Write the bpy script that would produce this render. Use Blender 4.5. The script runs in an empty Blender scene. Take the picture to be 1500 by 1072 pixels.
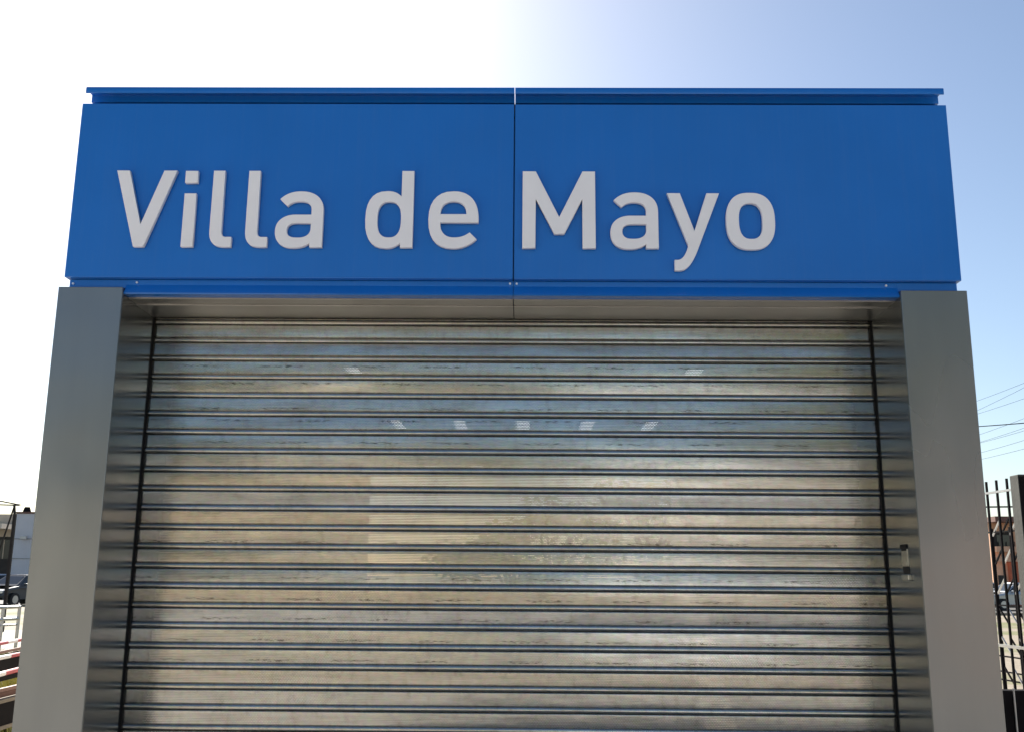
import bpy, bmesh, math, random
from mathutils import Vector, Matrix
random.seed(7)
S = bpy.context.scene
COL = S.collection

# ------------------------------------------------------------------ camera
FPX, W, H = 1455.0, 1500.0, 1072.0
CAM = Vector((0.0306, -3.7107, 1.6))
YAW, PITCH, ROLL = -0.0140, 0.2079, 0.0083
_f = Vector((math.sin(YAW)*math.cos(PITCH), math.cos(YAW)*math.cos(PITCH), math.sin(PITCH)))
_r = Vector((math.cos(YAW), -math.sin(YAW), 0))
_u = _r.cross(_f)
RR = _r*math.cos(ROLL) + _u*math.sin(ROLL)
UU = -_r*math.sin(ROLL) + _u*math.cos(ROLL)
cam = bpy.data.cameras.new('camera'); co = bpy.data.objects.new('camera', cam); COL.objects.link(co)
m = Matrix((RR, UU, -_f)).transposed().to_4x4(); m.translation = CAM
co.matrix_world = m
cam.sensor_width = 36; cam.lens = 36*FPX/W; cam.clip_start = .05; cam.clip_end = 4000
S.camera = co

def at(px, py, Y=None, Z=None, X=None):
    v = _f + RR*((px-W/2)/FPX) - UU*((py-H/2)/FPX)
    t = (Y-CAM.y)/v.y if Y is not None else (Z-CAM.z)/v.z if Z is not None else (X-CAM.x)/v.x
    return CAM + v*t

# ------------------------------------------------------------------ sky, sun, exposure
SUN_EL, SUN_AZ = math.radians(35), math.radians(-19)      # azimuth from +Y, clockwise positive
wd = bpy.data.worlds.new('World'); S.world = wd; wd.use_nodes = True
nt = wd.node_tree; bg = nt.nodes['Background']
sky = nt.nodes.new('ShaderNodeTexSky'); sky.sky_type = 'NISHITA'; sky.sun_disc = False
sky.sun_elevation = SUN_EL; sky.sun_rotation = SUN_AZ
sky.altitude = 0; sky.air_density = 1.0; sky.dust_density = 0.72; sky.ozone_density = 1.4
nt.links.new(sky.outputs[0], bg.inputs[0]); bg.inputs[1].default_value = 0.052
sl = bpy.data.lights.new('sun', 'SUN'); sl.energy = 5.0; sl.angle = math.radians(.53); sl.color = (1, .95, .87)
so = bpy.data.objects.new('sun', sl); COL.objects.link(so)
sd = Vector((math.sin(SUN_AZ)*math.cos(SUN_EL), math.cos(SUN_AZ)*math.cos(SUN_EL), math.sin(SUN_EL)))
so.rotation_euler = sd.to_track_quat('Z', 'Y').to_euler(); so.location = sd*60
S.view_settings.view_transform = 'Standard'; S.view_settings.look = 'None'
S.view_settings.exposure = 1.46; S.view_settings.gamma = 1; S.view_settings.use_curve_mapping = False
S.render.engine = 'CYCLES'
S.cycles.max_bounces = 8; S.cycles.transparent_max_bounces = 16

# ------------------------------------------------------------------ materials
class NT:
    def __init__(s, name):
        s.m = bpy.data.materials.new(name); s.m.use_nodes = True
        s.t = s.m.node_tree; s.b = s.t.nodes['Principled BSDF']; s.out = s.t.nodes['Material Output']
    def n(s, typ, **kw):
        k = s.t.nodes.new('ShaderNode'+typ)
        for a, v in kw.items(): setattr(k, a, v)
        return k
    def l(s, a, b): s.t.links.new(a, b)
    def set(s, **kw):
        for k, v in kw.items(): s.b.inputs[k.replace('_', ' ')].default_value = v
    def coord(s, kind='Object', scale=(1, 1, 1), off=None):
        tc = s.n('TexCoord'); mp = s.n('Mapping'); mp.inputs['Scale'].default_value = scale
        s.l(tc.outputs[kind], mp.inputs['Vector'])
        if off is not None: s.l(off, mp.inputs['Location'])
        return mp.outputs[0]
    def noise(s, vec, scale=5, detail=3, rough=.5):
        k = s.n('TexNoise'); k.inputs['Scale'].default_value = scale; k.inputs['Detail'].default_value = detail
        k.inputs['Roughness'].default_value = rough
        s.l(vec, k.inputs['Vector']); return k.outputs['Fac']
    def ramp(s, fac, stops):
        k = s.n('ValToRGB'); e = k.color_ramp.elements
        while len(e) < len(stops): e.new(.5)
        for i, (p, c) in enumerate(stops):
            e[i].position = p; e[i].color = (c, c, c, 1) if not isinstance(c, (tuple, list)) else (*c, 1)
        s.l(fac, k.inputs[0]); return k.outputs[0]
    def math(s, op, a, b=None, clamp=False):
        k = s.n('Math'); k.operation = op; k.use_clamp = clamp
        for i, v in enumerate((a, b)):
            if v is None: continue
            if isinstance(v, (int, float)): k.inputs[i].default_value = v
            else: s.l(v, k.inputs[i])
        return k.outputs[0]
    def mix(s, fac, a, b, typ='MIX'):
        k = s.n('Mix'); k.data_type = 'RGBA'; k.blend_type = typ
        for i, v in zip((0, 6, 7), (fac, a, b)):
            if isinstance(v, (int, float)): k.inputs[i].default_value = v
            elif isinstance(v, tuple): k.inputs[i].default_value = (*v, 1)
            else: s.l(v, k.inputs[i])
        return k.outputs[2]
    def bump(s, h, dist=.01, strength=1):
        k = s.n('Bump'); k.inputs['Distance'].default_value = dist; k.inputs['Strength'].default_value = strength
        s.l(h, k.inputs['Height']); s.l(k.outputs[0], s.b.inputs['Normal'])

def flat(name, col, rough=.6, metal=0.0, var=.12, nscale=4, bump=0.0, spec=.5):
    t = NT(name); t.set(Roughness=rough, Metallic=metal); t.b.inputs['Specular IOR Level'].default_value = spec
    c = t.coord(); nz = t.noise(c, nscale, 5, .6)
    lo = tuple(x*(1-var) for x in col); hi = tuple(min(1, x*(1+var)) for x in col)
    t.l(t.ramp(nz, [(.3, lo), (.7, hi)]), t.b.inputs['Base Color'])
    if bump: t.bump(t.noise(c, nscale*8, 4), bump)
    return t.m

def blue_paint():
    t = NT('blue_painted_aluminium'); t.set(Roughness=.30, Metallic=0.0)
    c = t.coord()
    nz = t.noise(c, 2.2, 4)
    base = t.ramp(nz, [(.3, (.008, .145, .52)), (.7, (.009, .158, .57))])
    rain = t.noise(t.coord(scale=(22, 1, .9)), 1.6, 6, .7); dust = t.noise(c, 11, 6, .7)
    film = t.math('MULTIPLY', t.ramp(rain, [(.48, 0), (.75, 1)]), t.ramp(dust, [(.35, .3), (.75, 1)]))
    t.l(t.mix(t.math('MULTIPLY', film, .05), base, (.26, .30, .34)), t.b.inputs['Base Color'])
    smear = t.noise(t.coord(scale=(1, 1, .35)), 3.0, 3, .5)
    t.l(t.ramp(smear, [(.3, .17), (.75, .26)]), t.b.inputs['Roughness'])
    big = t.noise(t.coord(scale=(1, 1, .7)), 1.7, 2)
    t.bump(big, .012)
    return t.m

def silver():
    t = NT('silver_composite_panel'); t.set(Metallic=.72)
    c = t.coord(scale=(1, 1, .12)); nz = t.noise(c, 9, 4)
    t.l(t.ramp(nz, [(.3, (.205, .218, .222)), (.7, (.230, .243, .246))]), t.b.inputs['Base Color'])
    sm = t.noise(t.coord(scale=(1, 1, .4)), 2, 3, .5)
    t.l(t.ramp(sm, [(.3, .23), (.7, .29)]), t.b.inputs['Roughness'])
    t.bump(t.noise(t.coord(), 1.6, 2), .010)
    return t.m

def galvanised():
    t = NT('galvanised_perforated_steel')
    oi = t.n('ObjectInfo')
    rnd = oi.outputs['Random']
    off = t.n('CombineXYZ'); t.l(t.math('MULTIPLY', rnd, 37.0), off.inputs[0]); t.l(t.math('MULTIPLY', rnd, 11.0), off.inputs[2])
    streak = t.noise(t.coord(scale=(1.2, 1, 40), off=off.outputs[0]), 2.5, 5, .6)
    blotch = t.noise(t.coord(scale=(.4, 1, 1.8), off=off.outputs[0]), 9, 5, .62)
    spangle = t.n('TexVoronoi'); spangle.inputs['Scale'].default_value = 75
    t.l(t.coord(off=off.outputs[0]), spangle.inputs['Vector'])
    base = t.ramp(blotch, [(.28, (.30, .30, .285)), (.5, (.43, .435, .42)), (.75, (.52, .525, .51))])
    base = t.mix(.35, base, t.ramp(streak, [(.3, (.30, .295, .275)), (.7, (.54, .545, .53))]))
    base = t.mix(.10, base, spangle.outputs['Color'], 'SOFT_LIGHT')
    # rub marks: short dark dashes left by the drum, in a thin band, on some slats only
    sep = t.n('SeparateXYZ'); tc = t.n('TexCoord'); t.l(tc.outputs['Object'], sep.inputs[0])
    zc = t.math('ADD', t.math('MULTIPLY', t.math('FRACT', t.math('MULTIPLY', rnd, 7.31)), .034), -.048)
    band = t.math('LESS_THAN', t.math('ABSOLUTE', t.math('SUBTRACT', sep.outputs[2], zc)), .0045)
    dash = t.math('PINGPONG', t.math('ADD', t.math('ADD', sep.outputs[0], t.math('MULTIPLY', streak, .35)), t.math('MULTIPLY', rnd, 3)), .17)
    dash = t.math('GREATER_THAN', dash, .09)
    brk = t.math('GREATER_THAN', t.noise(t.coord(scale=(18, 1, 120), off=off.outputs[0]), 2.2, 4, .7), .52)
    on = t.math('GREATER_THAN', t.math('FRACT', t.math('MULTIPLY', rnd, 13.7)), .58)
    mark = t.math('MULTIPLY', t.math('MULTIPLY', band, dash), t.math('MULTIPLY', brk, on))
    grime = t.math('GREATER_THAN', t.noise(t.coord(scale=(5, 1, 30), off=off.outputs[0]), 3.1, 6, .75), .68)
    base = t.mix(t.math('MULTIPLY', mark, .75), base, (.035, .030, .026))
    base = t.mix(t.math('MULTIPLY', grime, .35), base, (.10, .085, .07))
    soil = t.noise(t.coord(scale=(9, 1, 5), off=off.outputs[0]), 3.0, 7, .8)
    base = t.mix(t.ramp(soil, [(.50, 0), (.72, .55)]), base, (.16, .135, .10))
    base = t.mix(1.0, base, t.ramp(t.math('FRACT', t.math('MULTIPLY', rnd, 5.77)), [(0, (.80, .84, .90)), (.35, (.95, .96, .95)), (.7, (.97, .95, .90)), (1, (1.0, .92, .80))]), 'MULTIPLY')  # per-slat tint: weathering, plus differing reflections put into the base colour
    t.l(base, t.b.inputs['Base Color'])
    t.set(Metallic=.93)
    t.l(t.ramp(blotch, [(.3, .27), (.7, .17)]), t.b.inputs['Roughness'])
    t.bump(t.noise(t.coord(scale=(1, 1, 2.5), off=off.outputs[0]), 5, 4, .6), .0012)
    # punched holes on the flat of the slat (staggered 6 mm grid)
    g = .0062
    row = t.math('FLOOR', t.math('DIVIDE', sep.outputs[2], g))
    sh = t.math('MULTIPLY', t.math('MODULO', t.math('ADD', row, 100), 2), .5)
    ux = t.math('SUBTRACT', t.math('FRACT', t.math('ADD', t.math('DIVIDE', sep.outputs[0], g), t.math('ADD', sh, 900))), .5)
    uz = t.math('SUBTRACT', t.math('FRACT', t.math('ADD', t.math('DIVIDE', sep.outputs[2], g), 100)), .5)
    r2 = t.math('ADD', t.math('MULTIPLY', ux, ux), t.math('MULTIPLY', uz, uz))
    hole = t.math('LESS_THAN', r2, .024)
    hole = t.math('MULTIPLY', hole, t.math('LESS_THAN', t.math('ABSOLUTE', t.math('ADD', sep.outputs[2], .030)), .0175))
    hole = t.math('MULTIPLY', hole, t.math('LESS_THAN', t.math('ABSOLUTE', sep.outputs[0]), 1.43))
    tr = t.n('BsdfTransparent'); ms = t.n('MixShader')
    t.l(hole, ms.inputs[0]); t.l(t.b.outputs[0], ms.inputs[1]); t.l(tr.outputs[0], ms.inputs[2]); t.l(ms.outputs[0], t.out.inputs[0])
    return t.m

def ground_mat():
    t = NT('dusty_ground_and_grass'); t.set(Roughness=.9)
    c = t.coord()
    n1 = t.noise(c, .22, 6, .65); n2 = t.noise(c, 3.5, 6, .7)
    dirt = t.ramp(n2, [(.3, (.17, .135, .095)), (.7, (.26, .215, .155))])
    gr = t.ramp(n2, [(.3, (.075, .085, .018)), (.7, (.14, .14, .035))])
    t.l(t.mix(t.ramp(n1, [(.48, 0), (.58, 1)]), dirt, gr), t.b.inputs['Base Color'])
    t.bump(n2, .03)
    return t.m

def paving_mat():
    t = NT('warm_concrete_paving'); t.set(Roughness=.8)
    c = t.coord(); n2 = t.noise(c, 2.5, 7, .7)
    t.l(t.ramp(n2, [(.3, (.33, .30, .26)), (.7, (.43, .39, .345))]), t.b.inputs['Base Color'])
    t.bump(t.noise(c, 30, 4), .004)
    return t.m

def leaf_mat(name, a, b):
    t = NT(name); t.set(Roughness=.55)
    oi = t.n('ObjectInfo'); c = t.noise(t.coord(), 3, 4)
    col = t.ramp(c, [(.35, a), (.65, b)])
    t.l(col, t.b.inputs['Base Color'])
    tl = t.n('BsdfTranslucent'); t.l(t.mix(.5, col, (.28, .33, .04)), tl.inputs[0])
    ms = t.n('MixShader'); ms.inputs[0].default_value = .4
    t.l(t.b.outputs[0], ms.inputs[1]); t.l(tl.outputs[0], ms.inputs[2]); t.l(ms.outputs[0], t.out.inputs[0])
    return t.m

def glass_mat():
    t = NT('dark_window_glass'); t.set(Roughness=.06, Metallic=0.0)
    t.b.inputs['Base Color'].default_value = (.02, .025, .03, 1)
    return t.m

def opal():
    t = NT('opal_rooflight'); tl = t.n('BsdfTranslucent'); tl.inputs[0].default_value = (.9, .9, .9, 1); t.l(tl.outputs[0], t.out.inputs[0]); return t.m
M = dict(
    opal=opal(), postgrey=flat('weathered_post_paint', (.085, .085, .075), .85, 0, .2, 6, .002, .2),
    blue=blue_paint(), silver=silver(), galv=galvanised(), ground=ground_mat(), paving=paving_mat(), glass=glass_mat(),
    letter=flat('off_white_letter_acrylic', (.90, .885, .895), .45, 0, .03, 6),
    jamb=flat('smooth_steel_reveal', (.205, .22, .222), .20, .85, .10, 3),
    soffit=flat('steel_soffit', (.38, .37, .355), .30, .8, .08, 5),
    rubber=flat('black_rubber', (.010, .010, .010), .7, 0, .1, 4, 0, .15),
    zinc=flat('zinc_plated_steel', (.55, .53, .46), .35, .9, .2, 60),
    screw=flat('bright_screw', (.8, .8, .8), .3, .6),
    asphalt=flat('asphalt', (.055, .054, .052), .85, 0, .25, 3, .004),
    kerb=flat('kerb_concrete', (.23, .20, .155), .85, 0, .15, 3),
    grass=flat('dry_grass_blades', (.36, .32, .07), .7, 0, .3, 3),
    black=flat('black_painted_steel', (.012, .011, .012), .7, 0, .2, 8, 0, .04),
    darksteel=flat('dark_weathered_steel', (.026, .023, .023), .6, 0, .25, 5, 0, .15),
    railsteel=flat('galvanised_rail', (.55, .54, .52), .4, .5, .1, 6),
    concrete=flat('grey_concrete', (.30, .29, .265), .85, 0, .18, 5, .003),
    red=flat('signal_red_paint', (.42, .03, .035), .5, 0, .15, 8),
    white=flat('white_paint', (.78, .77, .76), .5, 0, .06, 8),
    rust=flat('rusty_brown_rail', (.26, .15, .12), .7, 0, .25, 8),
    salmon=flat('salmon_render', (.74, .43, .28), .85, 0, .1, 2),
    brickred=flat('brick_red_render', (.52, .14, .07), .85, 0, .15, 2),
    maroon=flat('maroon_fascia', (.16, .075, .055), .7, 0, .15, 2),
    greywall=flat('pale_grey_render', (.62, .61, .63), .85, 0, .06, .8),
    beige=flat('beige_render', (.46, .39, .31), .85, 0, .1, 1),
    cream=flat('cream_render', (.60, .54, .44), .85, 0, .08, 1),
    tan=flat('ochre_render', (.44, .38, .30), .85, 0, .1, 1),
    shade=flat('dark_paint_and_shade', (.04, .037, .034), .6, 0, .2, 3, 0, .2),  # dark paint; on recess and opening sheets it stands in for shade
    roof=flat('roof_sheet', (.20, .19, .18), .6, .2, .15, 3),
    bark=flat('bark', (.10, .075, .05), .9, 0, .3, 9, .01),
    leaf=leaf_mat('leaf_green', (.045, .075, .015), (.09, .12, .03)),
    leaf_y=leaf_mat('leaf_yellow_green', (.17, .17, .03), (.28, .26, .05)),
    tyre=flat('tyre_rubber', (.02, .02, .02), .8), chrome=flat('rim_alloy', (.5, .5, .5), .3, .9),
    car_grey=flat('car_paint_dark_grey', (.07, .073, .08), .4, .2, .05), car_white=flat('car_paint_white', (.75, .75, .74), .25, 0, .03),
    car_silver=flat('car_paint_silver', (.45, .46, .47), .28, .6, .04), car_green=flat('car_paint_green', (.04, .10, .06), .25, .2, .04),
    lamp=flat('headlight_glass', (.75, .78, .80), .1, .3, .03), yellow=flat('yellow_plate', (.65, .60, .08), .5, 0, .05),
    wire=flat('wire_black', (.012, .012, .014), 1.0, 0, .1, 4, 0, 0),
)

# ------------------------------------------------------------------ builders
def link(name, me, mat=None, parent=None, loc=(0, 0, 0)):
    o = bpy.data.objects.new(name, me); COL.objects.link(o); o.location = loc
    if me is not None and mat is not None and len(me.materials) == 0: me.materials.append(M[mat] if isinstance(mat, str) else mat)
    if parent is not None: o.parent = parent
    return o
def tag(o, label=None, cat=None, group=None, kind=None):
    if label: o['label'] = label
    if cat: o['category'] = cat
    if group: o['group'] = group
    if kind: o['kind'] = kind
    return o
def empty(name, loc=(0, 0, 0), rz=0, label=None, cat=None, group=None):
    o = bpy.data.objects.new(name, None); COL.objects.link(o); o.location = loc; o.rotation_euler.z = rz
    o.empty_display_size = .2
    return tag(o, label, cat, group)
class MB:
    """collects shapes in one bmesh"""
    def __init__(s): s.bm = bmesh.new()
    def box(s, x0, x1, y0, y1, z0, z1, bevel=0, mat=None):
        r = bmesh.ops.create_cube(s.bm, size=1)
        vs = r['verts']
        for v in vs:
            v.co = Vector((x0+(v.co.x+.5)*(x1-x0), y0+(v.co.y+.5)*(y1-y0), z0+(v.co.z+.5)*(z1-z0)))
            if mat is not None: v.co = mat @ v.co
        if bevel:
            es = list({e for v in vs for e in v.link_edges})
            bmesh.ops.bevel(s.bm, geom=es, offset=bevel, segments=2, profile=.5, affect='EDGES')
        return s
    def bar(s, a, b, w, d=None, up=Vector((0, 0, 1))):
        a, b = Vector(a), Vector(b); d = d or w
        ax = (b-a).normalized()
        if abs(ax.dot(up)) > .98: up = Vector((0, 1, 0))
        sx = ax.cross(up).normalized(); sy = sx.cross(ax).normalized()
        vs = [s.bm.verts.new(p+sx*(i*w/2)+sy*(j*d/2)) for p in (a, b) for i, j in ((-1, -1), (1, -1), (1, 1), (-1, 1))]
        for q in ((0, 1, 2, 3), (7, 6, 5, 4), (0, 4, 5, 1), (1, 5, 6, 2), (2, 6, 7, 3), (3, 7, 4, 0)): s.bm.faces.new([vs[k] for k in q])
        return s
    def tube(s, pts, r, n=8, r2=None):
        pts = [Vector(p) for p in pts]; rings = []
        for i, p in enumerate(pts):
            ax = (pts[min(i+1, len(pts)-1)]-pts[max(i-1, 0)]).normalized()
            up = Vector((0, 0, 1)) if abs(ax.z) < .95 else Vector((0, 1, 0))
            sx = ax.cross(up).normalized(); sy = sx.cross(ax)
            rr = r if r2 is None else r+(r2-r)*i/(len(pts)-1)
            rings.append([s.bm.verts.new(p+sx*math.cos(k*2*math.pi/n)*rr+sy*math.sin(k*2*math.pi/n)*rr) for k in range(n)])
        for a, b in zip(rings, rings[1:]):
            for k in range(n): s.bm.faces.new((a[k], a[(k+1) % n], b[(k+1) % n], b[k]))
        s.bm.faces.new(rings[0][::-1]); s.bm.faces.new(rings[-1])
        return s
    def prism(s, poly, x0, x1):
        """poly in (y,z), extruded along x"""
        a = [s.bm.verts.new((x0, y, z)) for y, z in poly]; b = [s.bm.verts.new((x1, y, z)) for y, z in poly]
        n = len(poly)
        for i in range(n): s.bm.faces.new((a[i], a[(i+1) % n], b[(i+1) % n], b[i]))
        s.bm.faces.new(a[::-1]); s.bm.faces.new(b)
        return s
    def mesh(s, smooth=False):
        bmesh.ops.recalc_face_normals(s.bm, faces=s.bm.faces)
        me = bpy.data.meshes.new('m'); s.bm.to_mesh(me); s.bm.free()
        if smooth:
            me.polygons.foreach_set('use_smooth', [True]*len(me.polygons))
            me.set_sharp_from_angle(angle=math.radians(38))
        return me
    def build(s, name, mat, parent=None, loc=(0, 0, 0), smooth=False): return link(name, s.mesh(smooth), mat, parent, loc)
def bx(name, mat, parent, x0, x1, y0, y1, z0, z1, bevel=0): return MB().box(x0, x1, y0, y1, z0, z1, bevel).build(name, mat, parent)

# ------------------------------------------------------------------ setting
def sheet(name, mat, x0, x1, y0, y1, z):
    me = bpy.data.meshes.new(name); me.from_pydata([(x0, y0, z), (x1, y0, z), (x1, y1, z), (x0, y1, z)], [], [(0, 1, 2, 3)])
    return tag(link(name, me, mat), kind='structure')
sheet('ground', 'ground', -1500, 1500, -1500, 1500, 0)
sheet('paving', 'paving', -14, 14, -14.0, 9, .004)
sheet('path', 'kerb', -40, -6.5, 16.5, 25, .004)
sheet('street', 'asphalt', -140, 140, 44, 58, .004)
sheet('street', 'asphalt', -140, 140, -25, -15.0, .004)
tag(bx('kerb', 'kerb', None, -140, 140, -15.0, -14.8, 0, .12), kind='structure')
tag(bx('kerb', 'kerb', None, -140, 140, 43.8, 44.0, 0, .12), kind='structure')

# ------------------------------------------------------------------ entrance portal
XOL, XIL, XIR, XOR = -1.7956, -1.5434, 1.4772, 1.7317
ZP, DREC, ZS = 2.6885, .3526, 2.660
portal = empty('entrance_portal', (0, 0, 0), 0, 'brushed grey metal portal pillars and soffit framing the roller shutter', 'portal')
def pillar(x0, x1, inner):
    p = MB().box(x0, x1, 0, .62, 0, ZP, .0025).build('pillar', 'silver', portal)
    xa, xb = (x1-.001, x1+.0015) if inner > 0 else (x0-.0015, x0+.001)
    MB().box(xa, xb, .004, .3365, 0, ZS+.01).build('jamb_panel', 'jamb', portal)
    return p
pillar(XOL, XIL, 1); pillar(XIR, XOR, -1)
SEAM = -.019
for a, b in ((XIL+.001, SEAM-.0015), (SEAM+.0015, XIR-.001)):
    bx('soffit_panel', 'soffit', portal, a, b, .062, .140, ZS-.001, ZS+.02, .0012)
    bx('soffit_panel', 'soffit', portal, a, b, .1425, .335, ZS-.006, ZS+.02, .0012)
for x0, x1 in ((XIL, XIL+.008), (XIR-.008, XIR)):                       # shutter guide channels
    m1 = MB(); s_ = 1 if x0 < 0 else -1
    m1.box(x0 if s_ > 0 else x1-.004, x0+.004 if s_ > 0 else x1, .336, .40, 0, ZS+.02)
    m1.box(x0+.001, x1-.001, .3375, .342, 0, ZS+.02)
    m1.build('guide_channel', 'rubber', portal)
bx('lintel', 'shade', portal, XIL, XIR, .44, .60, ZS-.02, ZS+.2)
# latch keeper on the right reveal
lk = MB().box(XIR-.0045, XIR+.001, .118, .176, 1.648, 1.712, .001).build('latch_plate', 'zinc', portal)
MB().box(XIR-.0065, XIR-.0045, .122, .168, 1.706, 1.7115).build('latch_slot', 'rubber', lk)
MB().box(XIR-.008, XIR-.0045, .126, .146, 1.652, 1.664, .001).build('rivet_boss', 'zinc', lk)
MB().box(XIR-.003, XIR+.001, .110, .172, 1.620, 1.647).build('latch_recess', 'shade', portal)
MB().box(XIR-.014, XIR+.001, .100, .168, 1.594, 1.618, .003).build('latch_tab', 'zinc', portal)
MB().box(XIR-.006, XIR+.001, .120, .182, 1.7135, 1.730, .001).build('latch_lip', 'darksteel', portal)

# ------------------------------------------------------------------ blue station sign with raised letters
sign = empty('station_sign', (0, 0, 2.7), 0, 'blue metal fascia sign with raised white letters Villa de Mayo', 'sign')
SO = -2.7
def sbox(name, mat, parent, x0, x1, y0, y1, z0, z1, bevel=0): return bx(name, mat, parent, x0, x1, y0, y1, z0+SO, z1+SO, bevel)
HL, HR, ZB, ZT = -1.777, 1.715, 2.728, 3.463
pl = sbox('fascia_panel', 'blue', sign, HL, SEAM-.0022, 0, .06, ZB, ZT, .002)
pr = sbox('fascia_panel', 'blue', sign, SEAM+.0022, HR, 0.0012, .06, ZB, ZT, .002)
sbox('backing_box', 'blue', sign, HL+.012, HR-.010, .075, .62, ZP+.004, 3.492)
# lower drip trim: recessed, lower edge leaned out to face the sky and come out brighter
for a, b in ((XIL+.002, SEAM-.001), (SEAM+.001, XIR-.002)):
    MB().prism([(.030, ZB-.002+SO), (.030, 2.706+SO), (.029, 2.704+SO), (.008, 2.6680+SO), (.012, 2.6635+SO), (.061, 2.6635+SO), (.061, ZB-.002+SO)], a, b).build('drip_trim', 'blue', sign)
for a, b in ((HL+.010, XIL+.0015), (XIR-.0015, HR-.008)):
    MB().prism([(.030, ZB-.002+SO), (.030, ZP+.0035+SO), (.0735, ZP+.0035+SO), (.0735, ZB-.002+SO)], a, b).build('drip_trim', 'blue', sign)
# coping: bull-nosed front edge over a shadow groove
for a, b in ((HL+.012, SEAM-.0016), (SEAM+.0016, HR-.008)):
    pr_ = [(.058, 3.4935), (.050, 3.4935), (.050, 3.524), (.000, 3.524), (-.0015, 3.5065), (-.006, 3.5065), (-.007, 3.510), (-.007, 3.528), (-.004, 3.5335), (.004, 3.536), (.62, 3.536), (.62, 3.4935)]
    MB().prism([(y, z+SO) for y, z in pr_], a, b).build('coping', 'blue', sign, smooth=True)
sbox('groove_backing', 'shade', sign, HL+.02, HR-.02, .0605, .074, ZT-.03, 3.4925)  # dark strip paints the groove's shade between panel and coping
for x, z in ((SEAM-.013, 2.716), (SEAM+.013, 2.716), (1.432, 2.7145), (-1.500, 2.7145), (-1.752, 2.709)):
    MB().tube([(x, .031, z+SO), (x, .024, z+SO)], .0042, 10).build('screw', 'screw', sign)

def sq(cx, cy, rx, ry, a0, a1, n=2.5, k=14):
    out = []
    for i in range(k+1):
        t = math.radians(a0+(a1-a0)*i/k); c, s = math.cos(t), math.sin(t)
        out.append((cx+math.copysign(abs(c)**(2/n), c)*rx, cy+math.copysign(abs(s)**(2/n), s)*ry))
    return out
def qd(p0, c, p1, k=10):
    return [((1-t)**2*p0[0]+2*t*(1-t)*c[0]+t*t*p1[0], (1-t)**2*p0[1]+2*t*(1-t)*c[1]+t*t*p1[1]) for t in [i/k for i in range(k+1)]]
G = {}
G['V'] = [[(0, 317), (51, 317), (112, 92), (189, 317), (241, 317), (130, 0), (90, 0)]]
G['i'] = [[(2, 0), (49, 0), (49, 221), (2, 221)], [(0, 266), (50, 266), (50, 316), (0, 316)]]
G['l'] = [[(2, 317), (48, 317)] + qd((48, 66), (48, 41), (68, 41)) + [(89, 41), (89, 0)] + qd((58, 0), (1, 0), (1, 64))]
G['a'] = [[(138, 0), (187, 0)] + sq(95, 150, 92, 81, 0, 90, 2.3) + qd((95, 231), (45, 231), (14, 198)) + qd((44, 169), (62, 189), (90, 189))
          + sq(92, 150, 48, 39, 90, 0, 2.6) + [(140, 134)] + sq(80, 66, 80, 68, 90, 180, 2.2) + sq(72, 66, 72, 69, 180, 270, 2.3) + qd((74, -3), (114, -3), (138, 17)),
          [(140, 99)] + sq(84, 69, 38, 30, 90, 270, 2.4) + sq(90, 80, 50, 41, 270, 360, 2.4)]
G['d'] = [[(140, 0), (188, 0), (188, 318), (140, 318)] + qd((140, 211), (119, 233), (88, 233)) + sq(86, 115, 86, 118, 90, 270, 2.5) + qd((88, -3), (117, -3), (140, 18)),
          sq(94, 115, 46.5, 74, 0, 360, 2.6, 48)[:-1]]
G['e'] = [[(197, 103)] + sq(99, 118, 98, 115, 0, 90, 2.3) + sq(99, 115, 99, 118, 90, 270, 2.4) + qd((101, -3), (152, -3), (190, 35)) + qd((163, 63), (137, 42), (105, 42))
          + sq(103, 103, 56, 61, 270, 180, 2.4),
          [(47, 138), (149, 138)] + sq(98, 138, 51, 53, 0, 180, 2.3)[1:-1]]
G['M'] = [[(0, 318), (52, 318), (144, 127), (236, 318), (286, 318), (286, 0), (235, 0), (235, 202), (164, 58), (125, 58), (52, 202), (51, 0), (0, 0)]]
G['y'] = [[(0, 228), (51, 228), (104, 72), (155, 228), (205, 228)] + qd((120, 8), (86, -89), (44, -89)) + [(24, -89), (24, -46)] + qd((36, -46), (62, -46), (79, 12))]
G['o'] = [sq(95, 113.5, 95, 117, 0, 360, 2.5, 60)[:-1], sq(95.5, 113.5, 46, 73.5, 0, 360, 2.6, 48)[:-1]]
def letter(ch, x_mm, parent):
    cu = bpy.data.curves.new('letter', 'CURVE'); cu.dimensions = '2D'; cu.fill_mode = 'BOTH'
    cu.extrude = .0085; cu.bevel_depth = .0012; cu.bevel_resolution = 1; cu.offset = -.0012
    for loop in G[ch]:
        pts = []
        for p in loop:
            if not pts or (abs(p[0]-pts[-1][0])+abs(p[1]-pts[-1][1])) > .3: pts.append(p)
        sp = cu.splines.new('POLY'); sp.points.add(len(pts)-1); sp.use_cyclic_u = True
        for q, p in zip(sp.points, pts): q.co = (p[0]*.001, p[1]*.001, 0, 1)
    tmp = bpy.data.objects.new('tmp', cu); COL.objects.link(tmp)
    dg = bpy.context.evaluated_depsgraph_get(); dg.update()
    me = bpy.data.meshes.new_from_object(tmp.evaluated_get(dg)); bpy.data.objects.remove(tmp); bpy.data.curves.remove(cu)
    o = link('letter', me, 'letter', parent); o.rotation_euler = (math.pi/2, 0, 0)
    o.location = (x_mm*.001, -.0135, 2.8465+SO)
    me.materials.clear(); me.materials.append(M['letter'])
    return o
for ch, x in (('V', -1599), ('i', -1324), ('l', -1214), ('l', -1073), ('a', -955), ('d', -602), ('e', -354)): letter(ch, x, pl)
for ch, x in (('M', 15), ('a', 359), ('y', 582), ('o', 811)): letter(ch, x, pr)

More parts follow.
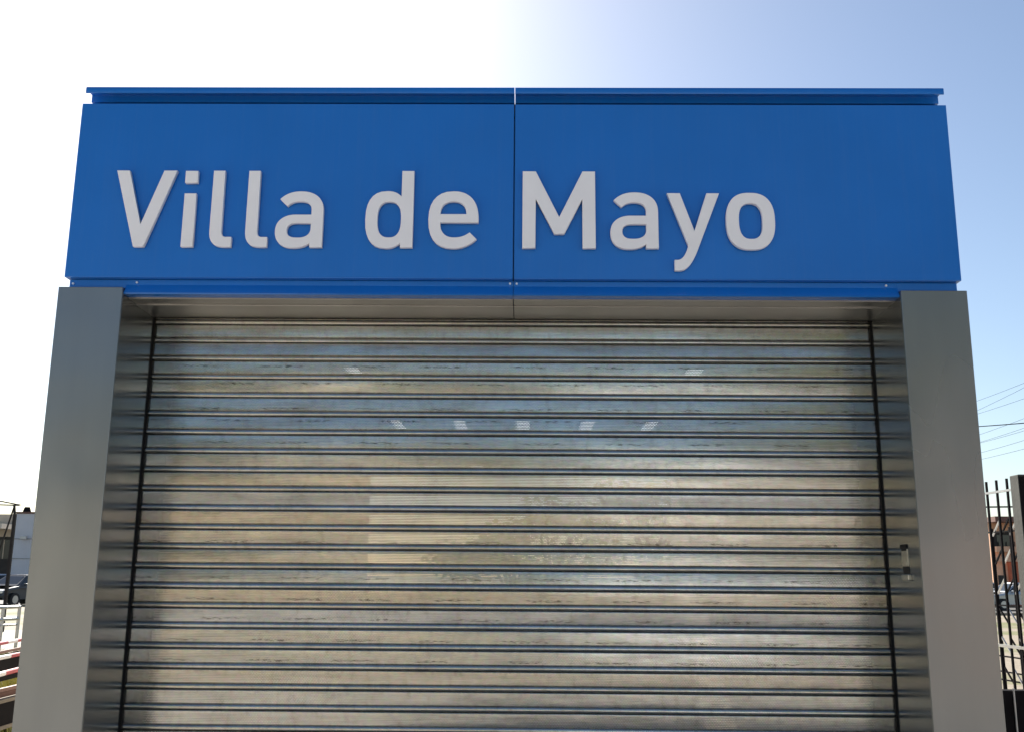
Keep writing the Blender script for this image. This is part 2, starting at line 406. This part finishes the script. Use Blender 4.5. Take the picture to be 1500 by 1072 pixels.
# ------------------------------------------------------------------ roller shutter
shutter = empty('roller_shutter', ((XIL+XIR)/2, DREC, 0), 0, 'closed galvanised perforated roller shutter between the portal pillars', 'roller shutter')
PIT, Z0 = .0775, 2.6264
prof = [(.012, .0080), (.0105, .0020), (.0050, .0010), (.0012, -.0010), (.0, -.0030), (-.0001, -.0048), (-.0002, -.018), (-.0003, -.030), (-.0002, -.040), (-.0001, -.0488), (.0, -.0503), (.0018, -.0512), (.0022, -.0522),
        (.0005, -.0534), (-.0028, -.0552), (-.0046, -.0578), (-.0058, -.0625), (-.0062, -.0660), (-.0060, -.0695), (-.0045, -.0730), (.0005, -.0752), (.0090, -.0755)]
hw = (XIR-XIL)/2-.005
def slat_mesh(seed):
    rnd = random.Random(seed); bm = bmesh.new(); n = 24; cols = []
    wob = [rnd.gauss(0, .0011) for _ in range(n+1)]
    tw = [rnd.gauss(0, .006) for _ in range(n+1)]
    wob = [(wob[max(i-1, 0)]+wob[i]+wob[min(i+1, n)])/3 for i in range(n+1)]; tw = [(tw[max(i-1, 0)]+tw[i]+tw[min(i+1, n)])/3 for i in range(n+1)]
    for i in range(n+1):
        x = -hw+2*hw*i/n
        cols.append([bm.verts.new((x, y+wob[i]+tw[i]*(z+.037), z)) for y, z in prof])
    for a, b in zip(cols, cols[1:]):
        for k in range(len(prof)-1): bm.faces.new((a[k], b[k], b[k+1], a[k+1]))
    bmesh.ops.recalc_face_normals(bm, faces=bm.faces)
    bm.faces.ensure_lookup_table()
    if bm.faces[8].normal.y > 0: bmesh.ops.reverse_faces(bm, faces=bm.faces)
    me = bpy.data.meshes.new('slat'); bm.to_mesh(me); bm.free()
    me.polygons.foreach_set('use_smooth', [True]*len(me.polygons)); me.set_sharp_from_angle(angle=math.radians(50))
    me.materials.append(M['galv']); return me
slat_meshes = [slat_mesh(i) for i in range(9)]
order = []
for i in range(36):
    k = random.choice([q for q in range(9) if q not in order[-3:]]); order.append(k)
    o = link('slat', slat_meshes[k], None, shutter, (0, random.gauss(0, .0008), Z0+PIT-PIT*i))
    o.rotation_euler.x = math.radians(random.gauss(0, 2.9))
MB().box(-hw, hw, -.012, .018, .004, .055, .003).build('bottom_bar', 'galv', shutter)

# ------------------------------------------------------------------ covered hall behind the shutter (shows dimly through the punched holes)
hall = empty('entrance_hall', (0, 4, 0), 0, 'roofed passage glimpsed through the perforated shutter', 'shelter')
mb = MB(); ys0, ys1 = -3.3, 4.4; xs = [-1.12, -.56, 0, .58, 1.14]; hwid = .07
edges = [-1.9]+[v for x in xs for v in (x-hwid, x+hwid)]+[1.9]
for i in range(0, len(edges), 2): mb.box(edges[i], edges[i+1], ys0, ys1, 2.9, 3.0)
for i, x in enumerate(xs):
    gaps = [(.3, 1.6)] + ([(-1.45, -.75)] if i in (0, 4) else [])
    y = ys0
    for g0, g1 in sorted(gaps): mb.box(x-hwid, x+hwid, y, g0, 2.902, 2.998); y = g1
    mb.box(x-hwid, x+hwid, y, ys1, 2.902, 2.998)
mb.build('roof', 'roof', hall)
for i, x in enumerate(xs):
    for g0, g1 in [(.3, 1.6)]+([(-1.45, -.75)] if i in (0, 4) else []): bx('rooflight', 'opal', hall, x-hwid, x+hwid, g0, g1, 2.94, 2.95)
bx('wall', 'beige', hall, -1.95, -1.85, -3.3, 4.4, 0, 2.899)
bx('wall', 'beige', hall, 1.80, 1.90, -3.3, 4.4, 0, 2.899)
bx('back_wall', 'beige', hall, -1.849, 1.799, 4.30, 4.4, 0, 1.5)

# ------------------------------------------------------------------ vegetation builders
def leaf_cloud(bm, c, r, n, size, rnd):
    for _ in range(n):
        d = Vector((rnd.gauss(0, 1), rnd.gauss(0, 1), rnd.gauss(0, .8))).normalized()*(rnd.random()**.45)
        p = c+Vector((d.x*r, d.y*r, d.z*r*.8))
        q = Matrix.Rotation(rnd.uniform(0, 6.28), 3, 'Z') @ Matrix.Rotation(rnd.uniform(-1.2, 1.2), 3, 'X') @ Matrix.Rotation(rnd.uniform(-1, 1), 3, 'Y')
        s = size*rnd.uniform(.6, 1.3)
        vs = [bm.verts.new(p+q @ Vector(v)) for v in ((-s, 0, 0), (0, -s*.45, s*.1), (s, 0, 0), (0, s*.45, s*.1))]
        bm.faces.new(vs)
def tree(name, loc, h, r, label, leaf='leaf', seed=1, group=None, n=900, cat='tree', size=.10):
    rnd = random.Random(seed); t = empty(name, loc, 0, label, cat, group)
    tb = MB(); top = Vector((rnd.uniform(-.2, .2), rnd.uniform(-.2, .2), h*.62))
    tb.tube([(0, 0, -.05), (rnd.uniform(-.05, .05), .03, h*.25), tuple(top)], h*.035, 9, h*.016)
    crown = bmesh.new(); k = 9
    for i in range(k):
        a = i*2.4+rnd.uniform(-.3, .3); rr = r*rnd.uniform(.35, .8)
        e = Vector((math.cos(a)*rr, math.sin(a)*rr, h*rnd.uniform(.5, .9)))
        s0 = Vector((top.x*.6, top.y*.6, h*rnd.uniform(.3, .55)))
        tb.tube([s0, s0.lerp(e, .5)+Vector((0, 0, .08*h)), e], h*.012, 6, h*.004)
        leaf_cloud(crown, e, r*rnd.uniform(.32, .5), n//k, size, rnd)
    leaf_cloud(crown, Vector((0, 0, h*.82)), r*.5, n//5, size, rnd)
    tb.build('trunk', 'bark', t)
    me = bpy.data.meshes.new('crown'); crown.to_mesh(me); crown.free(); link('crown', me, leaf, t)
    return t
# backlit shrubs at the end of the passage, glimpsed through the punched holes
for i, (x, y, h, r) in enumerate(((-.9, 11.5, 2.3, .7), (.5, 10.6, 2.9, .9), (1.6, 9.8, 3.1, .9), (-.2, 12.6, 2.6, .7))):
    tree('garden_shrub', (x, y, 0), h, r, 'yellow green shrub at the end of the passage behind the shutter', 'leaf_y', 20+i, 'shrubs behind the shutter', 1500, 'shrub', .06)

# ------------------------------------------------------------------ fence on the right
RA, RB = at(1446, 722, Z=2.42), at(1480, 717, Z=2.42)
fdir = Vector((RB.x-RA.x, RB.y-RA.y, 0)).normalized(); fn = Vector((-fdir.y, fdir.x, 0))
if fn.y < 0: fn = -fn
F0 = Vector((RA.x, RA.y, 0))
def fpt(s, z, off=0.0): return F0+fdir*s+fn*off+Vector((0, 0, z))
fence = empty('picket_fence', tuple(F0), 0, 'black steel picket fence on a dark plinth beside the grey pillar', 'fence')
def fl(p): return Vector(p)-F0
slen = (Vector((RB.x, RB.y, 0))-F0).length
sp = slen/34*15.0
for i in range(-6, 9):
    s = i*sp
    MB().bar(fl(fpt(s, .60)), fl(fpt(s, 2.53)), .018, .018, fdir).build('picket', 'black', fence)
MB().bar(fl(fpt(-6.4*sp, 2.42)), fl(fpt(8.5*sp, 2.42)), .02, .02).build('top_rail', 'railsteel', fence)
MB().bar(fl(fpt(-6.4*sp, 1.0)), fl(fpt(8.5*sp, 1.0)), .026, .026).build('middle_rail', 'railsteel', fence)
MB().bar(fl(fpt(-6.4*sp, 2.36, .10)), fl(fpt(8.5*sp, 2.20, .10)), .015, .015).build('brace_rod', 'black', fence)
zpl = at(1485, 1011, Y=4.9).z
MB().box(-1.9, 1.6, 4.9-F0.y, 5.02-F0.y, 0, zpl, .004).build('plinth', 'black', fence)
xc = at(1486, 1020, Y=4.88).x-F0.x
MB().tube([(xc, 4.885-F0.y, 0), (xc, 4.885-F0.y, zpl+.02)], .008, 8).build('conduit', 'railsteel', fence)
lat = empty('lattice_gate', tuple(fpt(0, 0, .42)), 0, 'thin black gate with diagonal lattice bars behind the picket fence', 'gate')
L0 = fpt(0, 0, .42)
def lp(s, z): return fpt(s, z, .42)-L0
for i in range(-5, 9):
    s = (i+.55)*sp*.9
    MB().bar(lp(s, .05), lp(s, 2.12), .016, .016, fdir).build('upright', 'black', lat)
    for k in range(7):
        z = .30+k*.29
        a, b = (lp(s, z+.16), lp(s+sp*.9, z)) if z < 1.25 else (lp(s, z), lp(s+sp*.9, z+.16))
        MB().bar(a, b, .014, .014).build('diagonal_bar', 'railsteel' if (i+k) % 2 else 'black', lat)
for z in (.12, .62, .70, .85, 1.35, 2.08): MB().bar(lp(-5*sp*.9, z), lp(9*sp*.9, z), .014, .014).build('crossbar', 'black', lat)
pc = at(1491, 694, Z=2.40)
post = MB().box(0, .16, 0, .14, 0, 2.40, .006).build('gate_post', 'postgrey', None, (pc.x, pc.y, 0))
tag(post, 'thick square grey post with dark front beside the picket fence', 'post')
MB().box(.004, .156, -.004, .0, .02, 2.385).build('front_shade', 'black', post)  # black sheet paints the shade on the post's front face

# ------------------------------------------------------------------ cars
def car(loc, rz, paint, label, plate='white', group=None):
    c = empty('parked_car', loc, rz, label, 'car', group)
    # length along y (front at -y), side profile in (y,z)
    prof_ = [(-2.05, .32), (-2.1, .55), (-2.02, .74), (-1.85, .82), (-1.15, .93), (-.98, .97), (1.0, .99), (1.75, .98), (2.02, .90), (2.08, .55), (2.0, .30)]
    b = MB()
    sec = [(-.86, .93), (-.78, 1.0), (.78, 1.0), (.86, .93)]
    bm = b.bm; rows = []
    for xx, k in ((-.70, .97), (-.84, .99), (-.87, 1), (.87, 1), (.84, .99), (.70, .97)):
        rows.append([bm.verts.new((xx, y*k, .30+(z-.30)*(1 if abs(xx) < .8 else .97 if abs(xx) < .86 else .80))) for y, z in prof_])
    for a, d in zip(rows, rows[1:]):
        for k in range(len(prof_)): bm.faces.new((a[k], a[(k+1) % len(prof_)], d[(k+1) % len(prof_)], d[k]))
    bm.faces.new(rows[0]); bm.faces.new(rows[-1])
    body = b.build('body', paint, c, smooth=True)
    cab = MB(); bm = cab.bm
    lo = [(-.74, -1.12), (.74, -1.12), (.74, 1.55), (-.74, 1.55)]; hi = [(-.56, -.35), (.56, -.35), (.56, .95), (-.56, .95)]
    v0 = [bm.verts.new((x, y, .95)) for x, y in lo]; v1 = [bm.verts.new((x, y, 1.42)) for x, y in hi]; v2 = [bm.verts.new((x*.9, y*.9+.03, 1.47)) for x, y in hi]
    for A, B in ((v0, v1), (v1, v2)):
        for k in range(4): bm.faces.new((A[k], A[(k+1) % 4], B[(k+1) % 4], B[k]))
    bm.faces.new(v2); bm.faces.new(v0[::-1])
    cabin = cab.build('cabin', paint, c)
    def pane(name, q):
        w = MB(); a = [Vector(p) for p in q]; n_ = (a[1]-a[0]).cross(a[2]-a[0]).normalized()
        cen = sum(a, Vector())/4
        if n_.dot(cen-Vector((0, 0, 1.1))) < 0: n_ = -n_
        A = [w.bm.verts.new(p+n_*.012) for p in a]; B = [w.bm.verts.new(p-n_*.01) for p in a]
        w.bm.faces.new(A); w.bm.faces.new(B[::-1])
        for k in range(4): w.bm.faces.new((A[k], B[k], B[(k+1) % 4], A[(k+1) % 4]))
        w.build(name, 'glass', cabin)
    def lerp3(f, g): return None
    pane('windscreen', [(-.66, -1.03, .99), (.66, -1.03, .99), (.52, -.41, 1.385), (-.52, -.41, 1.385)])
    pane('rear_window', [(-.66, 1.47, .99), (.66, 1.47, .99), (.52, 1.01, 1.385), (-.52, 1.01, 1.385)])
    for s in (-1, 1):
        pane('side_window', [(s*.715, -.85, 1.0), (s*.715, .2, 1.0), (s*.575, .2, 1.385), (s*.575, -.33, 1.385)])
        pane('side_window', [(s*.715, .28, 1.0), (s*.715, 1.3, 1.0), (s*.575, .9, 1.385), (s*.575, .28, 1.385)])
        MB().box(min(s*.52, s*.80), max(s*.52, s*.80), -2.10, -1.95, .60, .74, .02).build('headlight', 'lamp', body)
        MB().box(min(s*.55, s*.82), max(s*.55, s*.82), 1.97, 2.09, .64, .82, .02).build('tail_light', 'red', body)
        MB().box(min(s*.86, s*1.0), max(s*.86, s*1.0), -.80, -.66, .95, 1.06, .02).build('mirror', paint, body)
        for y in (-1.3, 1.28):
            w = MB().tube([(s*.70, y, .31), (s*.89, y, .31)], .31, 20).build('wheel', 'tyre', c)
            MB().tube([(s*.885, y, .31), (s*.90, y, .31)], .19, 14).build('rim', 'chrome', w)
    MB().box(-.50, .50, -2.11, -2.0, .42, .66, .02).build('grille', 'black', body)
    MB().box(-.80, .80, -2.12, -2.0, .30, .40, .02).build('bumper', 'black', body)
    MB().box(-.17, .17, -2.128, -2.118, .42, .49).build('number_plate', plate, body)
    return c
def onground(px, py): p = at(px, py, Z=0); return (p.x, p.y, .006)
car(onground(27, 886), math.radians(-14), 'car_grey', 'dark grey car parked nose on before the pale grey building')
p_ = onground(44, 879); car((p_[0], p_[1]+4, .006), math.radians(70), 'car_white', 'white car parked behind the dark grey car')
p_ = onground(-6, 881); car((p_[0]-2, p_[1]+6, .006), math.radians(85), 'car_silver', 'silver car parked before the beige shop')
p_ = onground(1490, 893); car((p_[0], p_[1], .006), math.radians(-82), 'car_silver', 'silver car parked before the salmon building')
p_ = onground(1452, 889); car((p_[0], p_[1]+2, .006), math.radians(-86), 'car_white', 'white car parked in front of the salmon building next to the silver car')

# ------------------------------------------------------------------ far buildings
def house(name, px0, px1, ytop, Y, mat, label, depth=9, rz=0):
    a, b = at(px0, ytop, Y=Y), at(px1, ytop, Y=Y)
    h = (a.z+b.z)/2; w = b.x-a.x
    e = empty(name, ((a.x+b.x)/2, Y, 0), rz, label, 'building')
    bx('wall', mat, e, -w/2, w/2, 0, depth, 0, h)
    return e, w, h
def zat(px, py, Y): return at(px, py, Y=Y).z
def xat(px, py, Y): return at(px, py, Y=Y).x
# pale grey building with the water tank
Y = 62
e, w, h = house('grey_building', 24, 130, 752, Y, 'greywall', 'pale grey rendered building with a dark water tank on its roof', 8)
bx('roof_edge', 'maroon', e, -w/2-.05, w/2+.05, -.06, 8.05, h, h+.12)
bx('base_band', 'maroon', e, -w/2-.01, w/2+.01, -.05, -.002, zat(30, 846, Y), zat(30, 841, Y))
bx('string_course', 'concrete', e, -w/2, w/2, -.03, -.002, zat(30, 818, Y), zat(30, 817, Y))
bx('string_course', 'concrete', e, -w/2, w/2, -.03, -.002, zat(30, 789, Y), zat(30, 788, Y))
x = xat(36, 750, Y)-e.location.x
MB().tube([(x, .3, h+.1), (x, .3, h+.3), (x, .3, h+.45)], .27, 14, .16).build('water_tank', 'black', e, smooth=True)
x = xat(41, 787, Y)-e.location.x
br = MB().bar((x-.1, -.02, zat(40, 787, Y)), (x-.1, -.3, zat(40, 787, Y)), .06).build('lamp_bracket', 'black', e)
MB().box(x-.3, x+.1, -.5, -.28, zat(40, 787, Y)-.1, zat(40, 787, Y)+.1, .02).build('lamp_head', 'railsteel', br)
# beige shop with gallery
Y = 66
e, w, h = house('corner_shop', -130, 26, 752, Y, 'beige', 'beige flat roofed shop with a pale canopy over dark openings', 10)
zc0, zc1 = zat(8, 775, Y), zat(8, 768, Y)
bx('canopy', 'cream', e, -w/2, w/2, -2.0, -.002, zc0, zc1)
for k in range(5):
    x0 = w/2-1.3-k*1.75
    bx('shopfront', 'shade', e, x0, x0+1.2, -.03, -.002, .25, zc0-.5)  # dark sheet paints the unlit gallery behind the openings
    f = bx('window', 'glass', e, x0+.1, x0+1.1, -.05, -.032, zc0-2.0, zc0-.7)
    bx('mullion', 'tan', f, x0+.57, x0+.63, -.07, -.052, zc0-2.0, zc0-.7)
    bx('pier', 'tan', e, x0+1.22, x0+1.72, -.10, -.004, 0, zc0-.2)
# salmon building on the right
Y = 60
e, w, h = house('salmon_building', 1448, 1640, 766, Y, 'salmon', 'salmon and brick red building with a maroon roof slab', 9)
X0 = e.location.x
bx('roof_slab', 'maroon', e, -w/2-.3, w/2+.3, -1.6, 9.2, h, zat(1475, 758, Y))
zz = lambda py: zat(1475, py, Y)
xx = lambda px: xat(px, 800, Y)-X0
for k in range(4):
    x0 = xx(1456)+k*1.55
    bal = bx('balcony_shade', 'shade', e, x0, x0+1.25, -.04, -.002, zz(803), zz(778))  # flat dark sheet paints the shade inside the balcony
    bx('balcony_window', 'glass', bal, x0+.2, x0+1.05, -.06, -.042, zz(802), zz(783))
    bx('balcony_parapet', 'salmon', bal, x0-.05, x0+1.3, -.45, -.045, zz(808), zz(800))
    for q in range(5): bx('baluster', 'black', bal, x0+.1+q*.25, x0+.13+q*.25, -.40, -.37, zz(799.8), zz(793))
bx('ground_floor_wall', 'brickred', e, xx(1473), w/2, -.25, -.002, 0, zz(822))
for k in range(3):
    x0 = xx(1476)+k*2.3
    f = bx('window', 'cream', e, x0+.9, x0+1.9, -.29, -.252, .9, zz(834))
    bx('pane', 'glass', f, x0+.97, x0+1.83, -.31, -.292, .97, zz(834)-.07)
bx('entrance_shade', 'shade', e, xx(1458), xx(1470), -.03, -.002, 0, zz(842))  # flat dark sheet paints the shaded area at ground level
bx('beam', 'salmon', e, -w/2, w/2, -.5, -.26, zz(822), zz(815))
# buildings across the square, mirrored in the shutter and the pillars
def facing(name, x, w, h, mat, label, Y=-30, wins=3):
    e = empty(name, (x, Y, 0), 0, label, 'building')
    bx('wall', mat, e, -w/2, w/2, -9, 0, 0, h)
    bx('roof', 'roof', e, -w/2-.15, w/2+.15, -9.1, .3, h, h+.2)
    d = bx('door', 'shade', e, -.5, .5, .002, .06, 0, 2.1); bx('handle', 'chrome', d, .32, .40, .062, .10, 1.0, 1.06)
    for k in range(wins):
        x0 = -w/2+w*(k+.5)/wins-.6
        if abs(x0+.6) < 1.2: x0 += 1.7
        f = bx('window', 'white', e, x0, x0+1.2, .002, .05, 1.0, 2.2); bx('pane', 'glass', f, x0+.06, x0+1.14, .052, .06, 1.06, 2.14)
    return e
for x, w, h, mt, lb in ((-22, 14, 4.2, 'cream', 'cream single storey house across the square'), (-7, 13, 5.2, 'tan', 'ochre house across the square'),
                        (8, 12, 3.8, 'greywall', 'pale grey house across the square'), (22, 13, 4.6, 'salmon', 'salmon house across the square')):
    facing('town_house', x, w, h, mt, lb)
TL = [(4.6, -10, 5.4, 1.9, 'leaf_y', 'yellow green young tree planted in the paving opposite the shutter'),
      (9.6, -17, 11.5, 3.2, 'leaf', 'tall dark street tree opposite the salmon house'),
      (-13.5, -13.2, 5.5, 2.2, 'leaf', 'street tree opposite the cream house'),
      (-6.2, -13.4, 5.0, 2.0, 'leaf', 'round street tree opposite the ochre house'),
      (-1.2, -13.3, 4.3, 1.7, 'leaf_y', 'small yellow green street tree between the ochre and pale grey houses'),
      (6.4, -13.5, 5.6, 2.3, 'leaf_y', 'broad yellow green street tree opposite the pale grey house')]
for i, (x, y, h, r, lf, lb) in enumerate(TL):
    tree('street_tree', (x, y, 0), h, r, lb, lf, 40+i, 'trees across the square', 4200, 'tree', .11)

# ------------------------------------------------------------------ left side: gantry, rails, barriers
g0 = at(7, 900, Y=24)
gan = empty('signal_gantry', (g0.x, 24, 0), 0, 'dark steel gantry post with a braced top arm beside the parked cars', 'gantry')
def gp(px, py, Y=24): return at(px, py, Y=Y)-Vector((g0.x, 24, 0))
xb = gp(14, 820)
MB().bar((gp(9, 870).x, 0, 0), (gp(9, 870).x, 0, gp(22, 752).z), .075, .075).build('post', 'darksteel', gan)
MB().bar(gp(-60, 722), gp(30, 739), .035).build('arm_chord', 'darksteel', gan)
MB().bar(gp(-60, 737), gp(28, 739.5), .035).build('arm_chord', 'darksteel', gan)
MB().bar(gp(21, 741), gp(-4, 815), .035).build('diagonal_brace', 'darksteel', gan)
MB().bar(gp(21.5, 740), (gp(15, 808).x, 0, gp(15, 808).z), .028).build('hanger_rod', 'railsteel', gan)
MB().bar((gp(9, 870).x, 0, gp(22, 752).z-.05), gp(21, 740), .05).build('head_strut', 'darksteel', gan)
# tubular hand rail
h1 = at(29, 888, Z=1.0); h0 = at(5, 889, Z=1.0)
hr = empty('hand_rail', (h1.x, h1.y, 0), 0, 'pale galvanised tubular hand rail along the path before the parked cars', 'railing')
dv = Vector((h0.x-h1.x, h0.y-h1.y, 0)); O = Vector((h1.x, h1.y, 0))
for z in (1.0, .80, .70): MB().tube([Vector((0, 0, z)), dv*3+Vector((0, 0, z))], .028 if z > .75 else .018, 8).build('rail', 'railsteel', hr)
for k in range(4): MB().tube([dv*k+Vector((0, 0, 0)), dv*k+Vector((0, 0, 1.0))], .03, 8).build('post', 'railsteel', hr)
# red and white crossing barriers, one behind the other
def barrier(pa, pb, Z, label, phase, low, panel):
    a, b = at(*pa, Z=Z), at(*pb, Z=Z)
    e = empty('crossing_barrier', (b.x, b.y, 0), 0, label, 'barrier', 'red and white barriers of the level crossing')
    d = (a-b); d.z = 0; L = d.length; u = d/L
    n = 12; seg = .24
    for k in range(n):
        s0, s1 = (k-2)*seg+phase, (k-1)*seg+phase-.001
        MB().tube([u*s0+Vector((0, 0, Z)), u*s1+Vector((0, 0, Z))], .015, 10).build('rail_stripe', 'red' if k % 2 else 'white', e)
    if low: MB().bar(u*(-2*seg)+Vector((0, 0, low)), u*((n-2)*seg)+Vector((0, 0, low)), .02, .022).build('lower_rail', 'rust', e)
    if panel: MB().bar(u*(-2*seg)+Vector((0, .02, sum(panel)/2)), u*((n-2)*seg)+Vector((0, .02, sum(panel)/2)), .012, panel[1]-panel[0]).build('mesh_panel', 'black', e)
    for k in (-1.9, 3.0, 8.0): MB().bar(u*(k*seg)+Vector((0, .04, 0)), u*(k*seg)+Vector((0, .04, Z-.016)), .04).build('post', 'darksteel', e)
    return e
barrier((0, 942), (27, 937), 1.0, 'red and white striped crossing barrier next to the hand rail', .05, .925, (.70, .905))
barrier((0, 963), (25, 958), 1.0, 'red and white striped crossing barrier over a tall dark panel, middle of the three', .14, None, (.835, .982))
barrier((0, 987), (23, 981), 1.0, 'red and white striped crossing barrier over weedy ground, farthest from the hand rail', .20, None, (.962, .982))
# low dark guard with pale coping and a rusty rail
a, b = at(0, 1023, Z=.62), at(20, 1018, Z=.62)
lw = empty('low_guard', (b.x, b.y, 0), 0, 'low dark guard plate with pale coping and rusty rail below the striped barriers', 'barrier')
d = Vector((a.x-b.x, a.y-b.y, 0)).normalized()
def gb(name, mat, z0, z1, w): MB().bar(d*-.62+Vector((0, 0, (z0+z1)/2)), d*3+Vector((0, 0, (z0+z1)/2)), w, z1-z0).build(name, mat, lw)
gb('guard_plate', 'black', .415, .592, .04); gb('coping', 'kerb', .593, .620, .09); gb('rusty_slat', 'maroon', .628, .668, .02); gb('rusty_rail', 'rust', .672, .700, .03); gb('foot_strip', 'kerb', .385, .414, .06)
for k in (-.3, 1.4, 2.8): MB().bar(d*k+Vector((0, .05, 0)), d*k+Vector((0, .05, .69)), .04).build('post', 'darksteel', lw)
# weeds and dry grass
bm = bmesh.new(); rnd = random.Random(5)
def tuft(cx, cy, n, hgt, spread):
    for _ in range(n):
        x, y = cx+rnd.gauss(0, spread), cy+rnd.gauss(0, spread); a = rnd.uniform(0, 6.28); hh = hgt*rnd.uniform(.4, 1.2); w = .008
        dx, dy = math.cos(a)*w, math.sin(a)*w; lx, ly = rnd.gauss(0, .3)*hh, rnd.gauss(0, .3)*hh
        bm.faces.new([bm.verts.new(p) for p in ((x-dx, y-dy, 0), (x+dx, y+dy, 0), (x+lx, y+ly, hh))])
for i in range(60):
    p = at(rnd.uniform(-20, 30), rnd.uniform(990, 1004), Z=.5); tuft(p.x+.15, p.y+.3, 60, .62, .12)
for i in range(140):
    tuft(rnd.uniform(-13, -8), rnd.uniform(13.2, 16.3), 50, .18, .25)
me = bpy.data.meshes.new('weeds'); bm.to_mesh(me); bm.free()
tag(link('weeds', me, 'grass'), 'dry yellow green weeds and grass around the barriers', 'grass', kind='stuff')

# ------------------------------------------------------------------ overhead wires and their poles
wl = [((1435, 582.5), (1500, 555.4)), ((1438, 594.6), (1500, 562)), ((1440, 600), (1500, 578)), ((1440, 631), (1500, 607)),
      ((1450, 639), (1500, 621)), ((1456, 639), (1500, 625)), ((1441, 658), (1500, 639)), ((1441, 668), (1500, 651.5)), ((1436, 623), (1500, 617.4))]
ends = [[], []]
for i, (a, b) in enumerate(wl):
    A, B = at(*a, Y=42), at(*b, Y=36); pts = []
    t0, t1 = (1380-a[0])/(b[0]-a[0]), (1640-a[0])/(b[0]-a[0])
    for k in range(13):
        t = t0+(t1-t0)*k/12; p = A+(B-A)*t; p.z -= .25*(1-(2*k/12-1)**2)*(.6 if i < 8 else .2); pts.append(p)
    o = MB().tube(pts, .006 if i < 8 else .022, 6).build('power_line', 'wire')
    tag(o, 'thin power line rising to the right of the portal' if i < 8 else 'thicker dark cable crossing among the thin power lines', 'cable', 'thin power lines' if i < 8 else None)
    ends[0].append(pts[0]); ends[1].append(pts[-1])
for q, lb in ((0, 'utility pole standing behind the portal'), (1, 'utility pole beyond the gate post')):
    c = sum(ends[q], Vector())/len(ends[q])
    e = empty('utility_pole', (c.x, c.y, 0), 0, lb, 'pole')
    top = max(p.z for p in ends[q])
    MB().tube([(0, 0, -.1), (0, 0, top+.3)], .13, 12, .09).build('shaft', 'concrete', e)
    for p in ends[q]: MB().bar((0, 0, p.z-.05), (p.x-c.x, p.y-c.y, p.z), .05).build('cross_arm', 'darksteel', e)
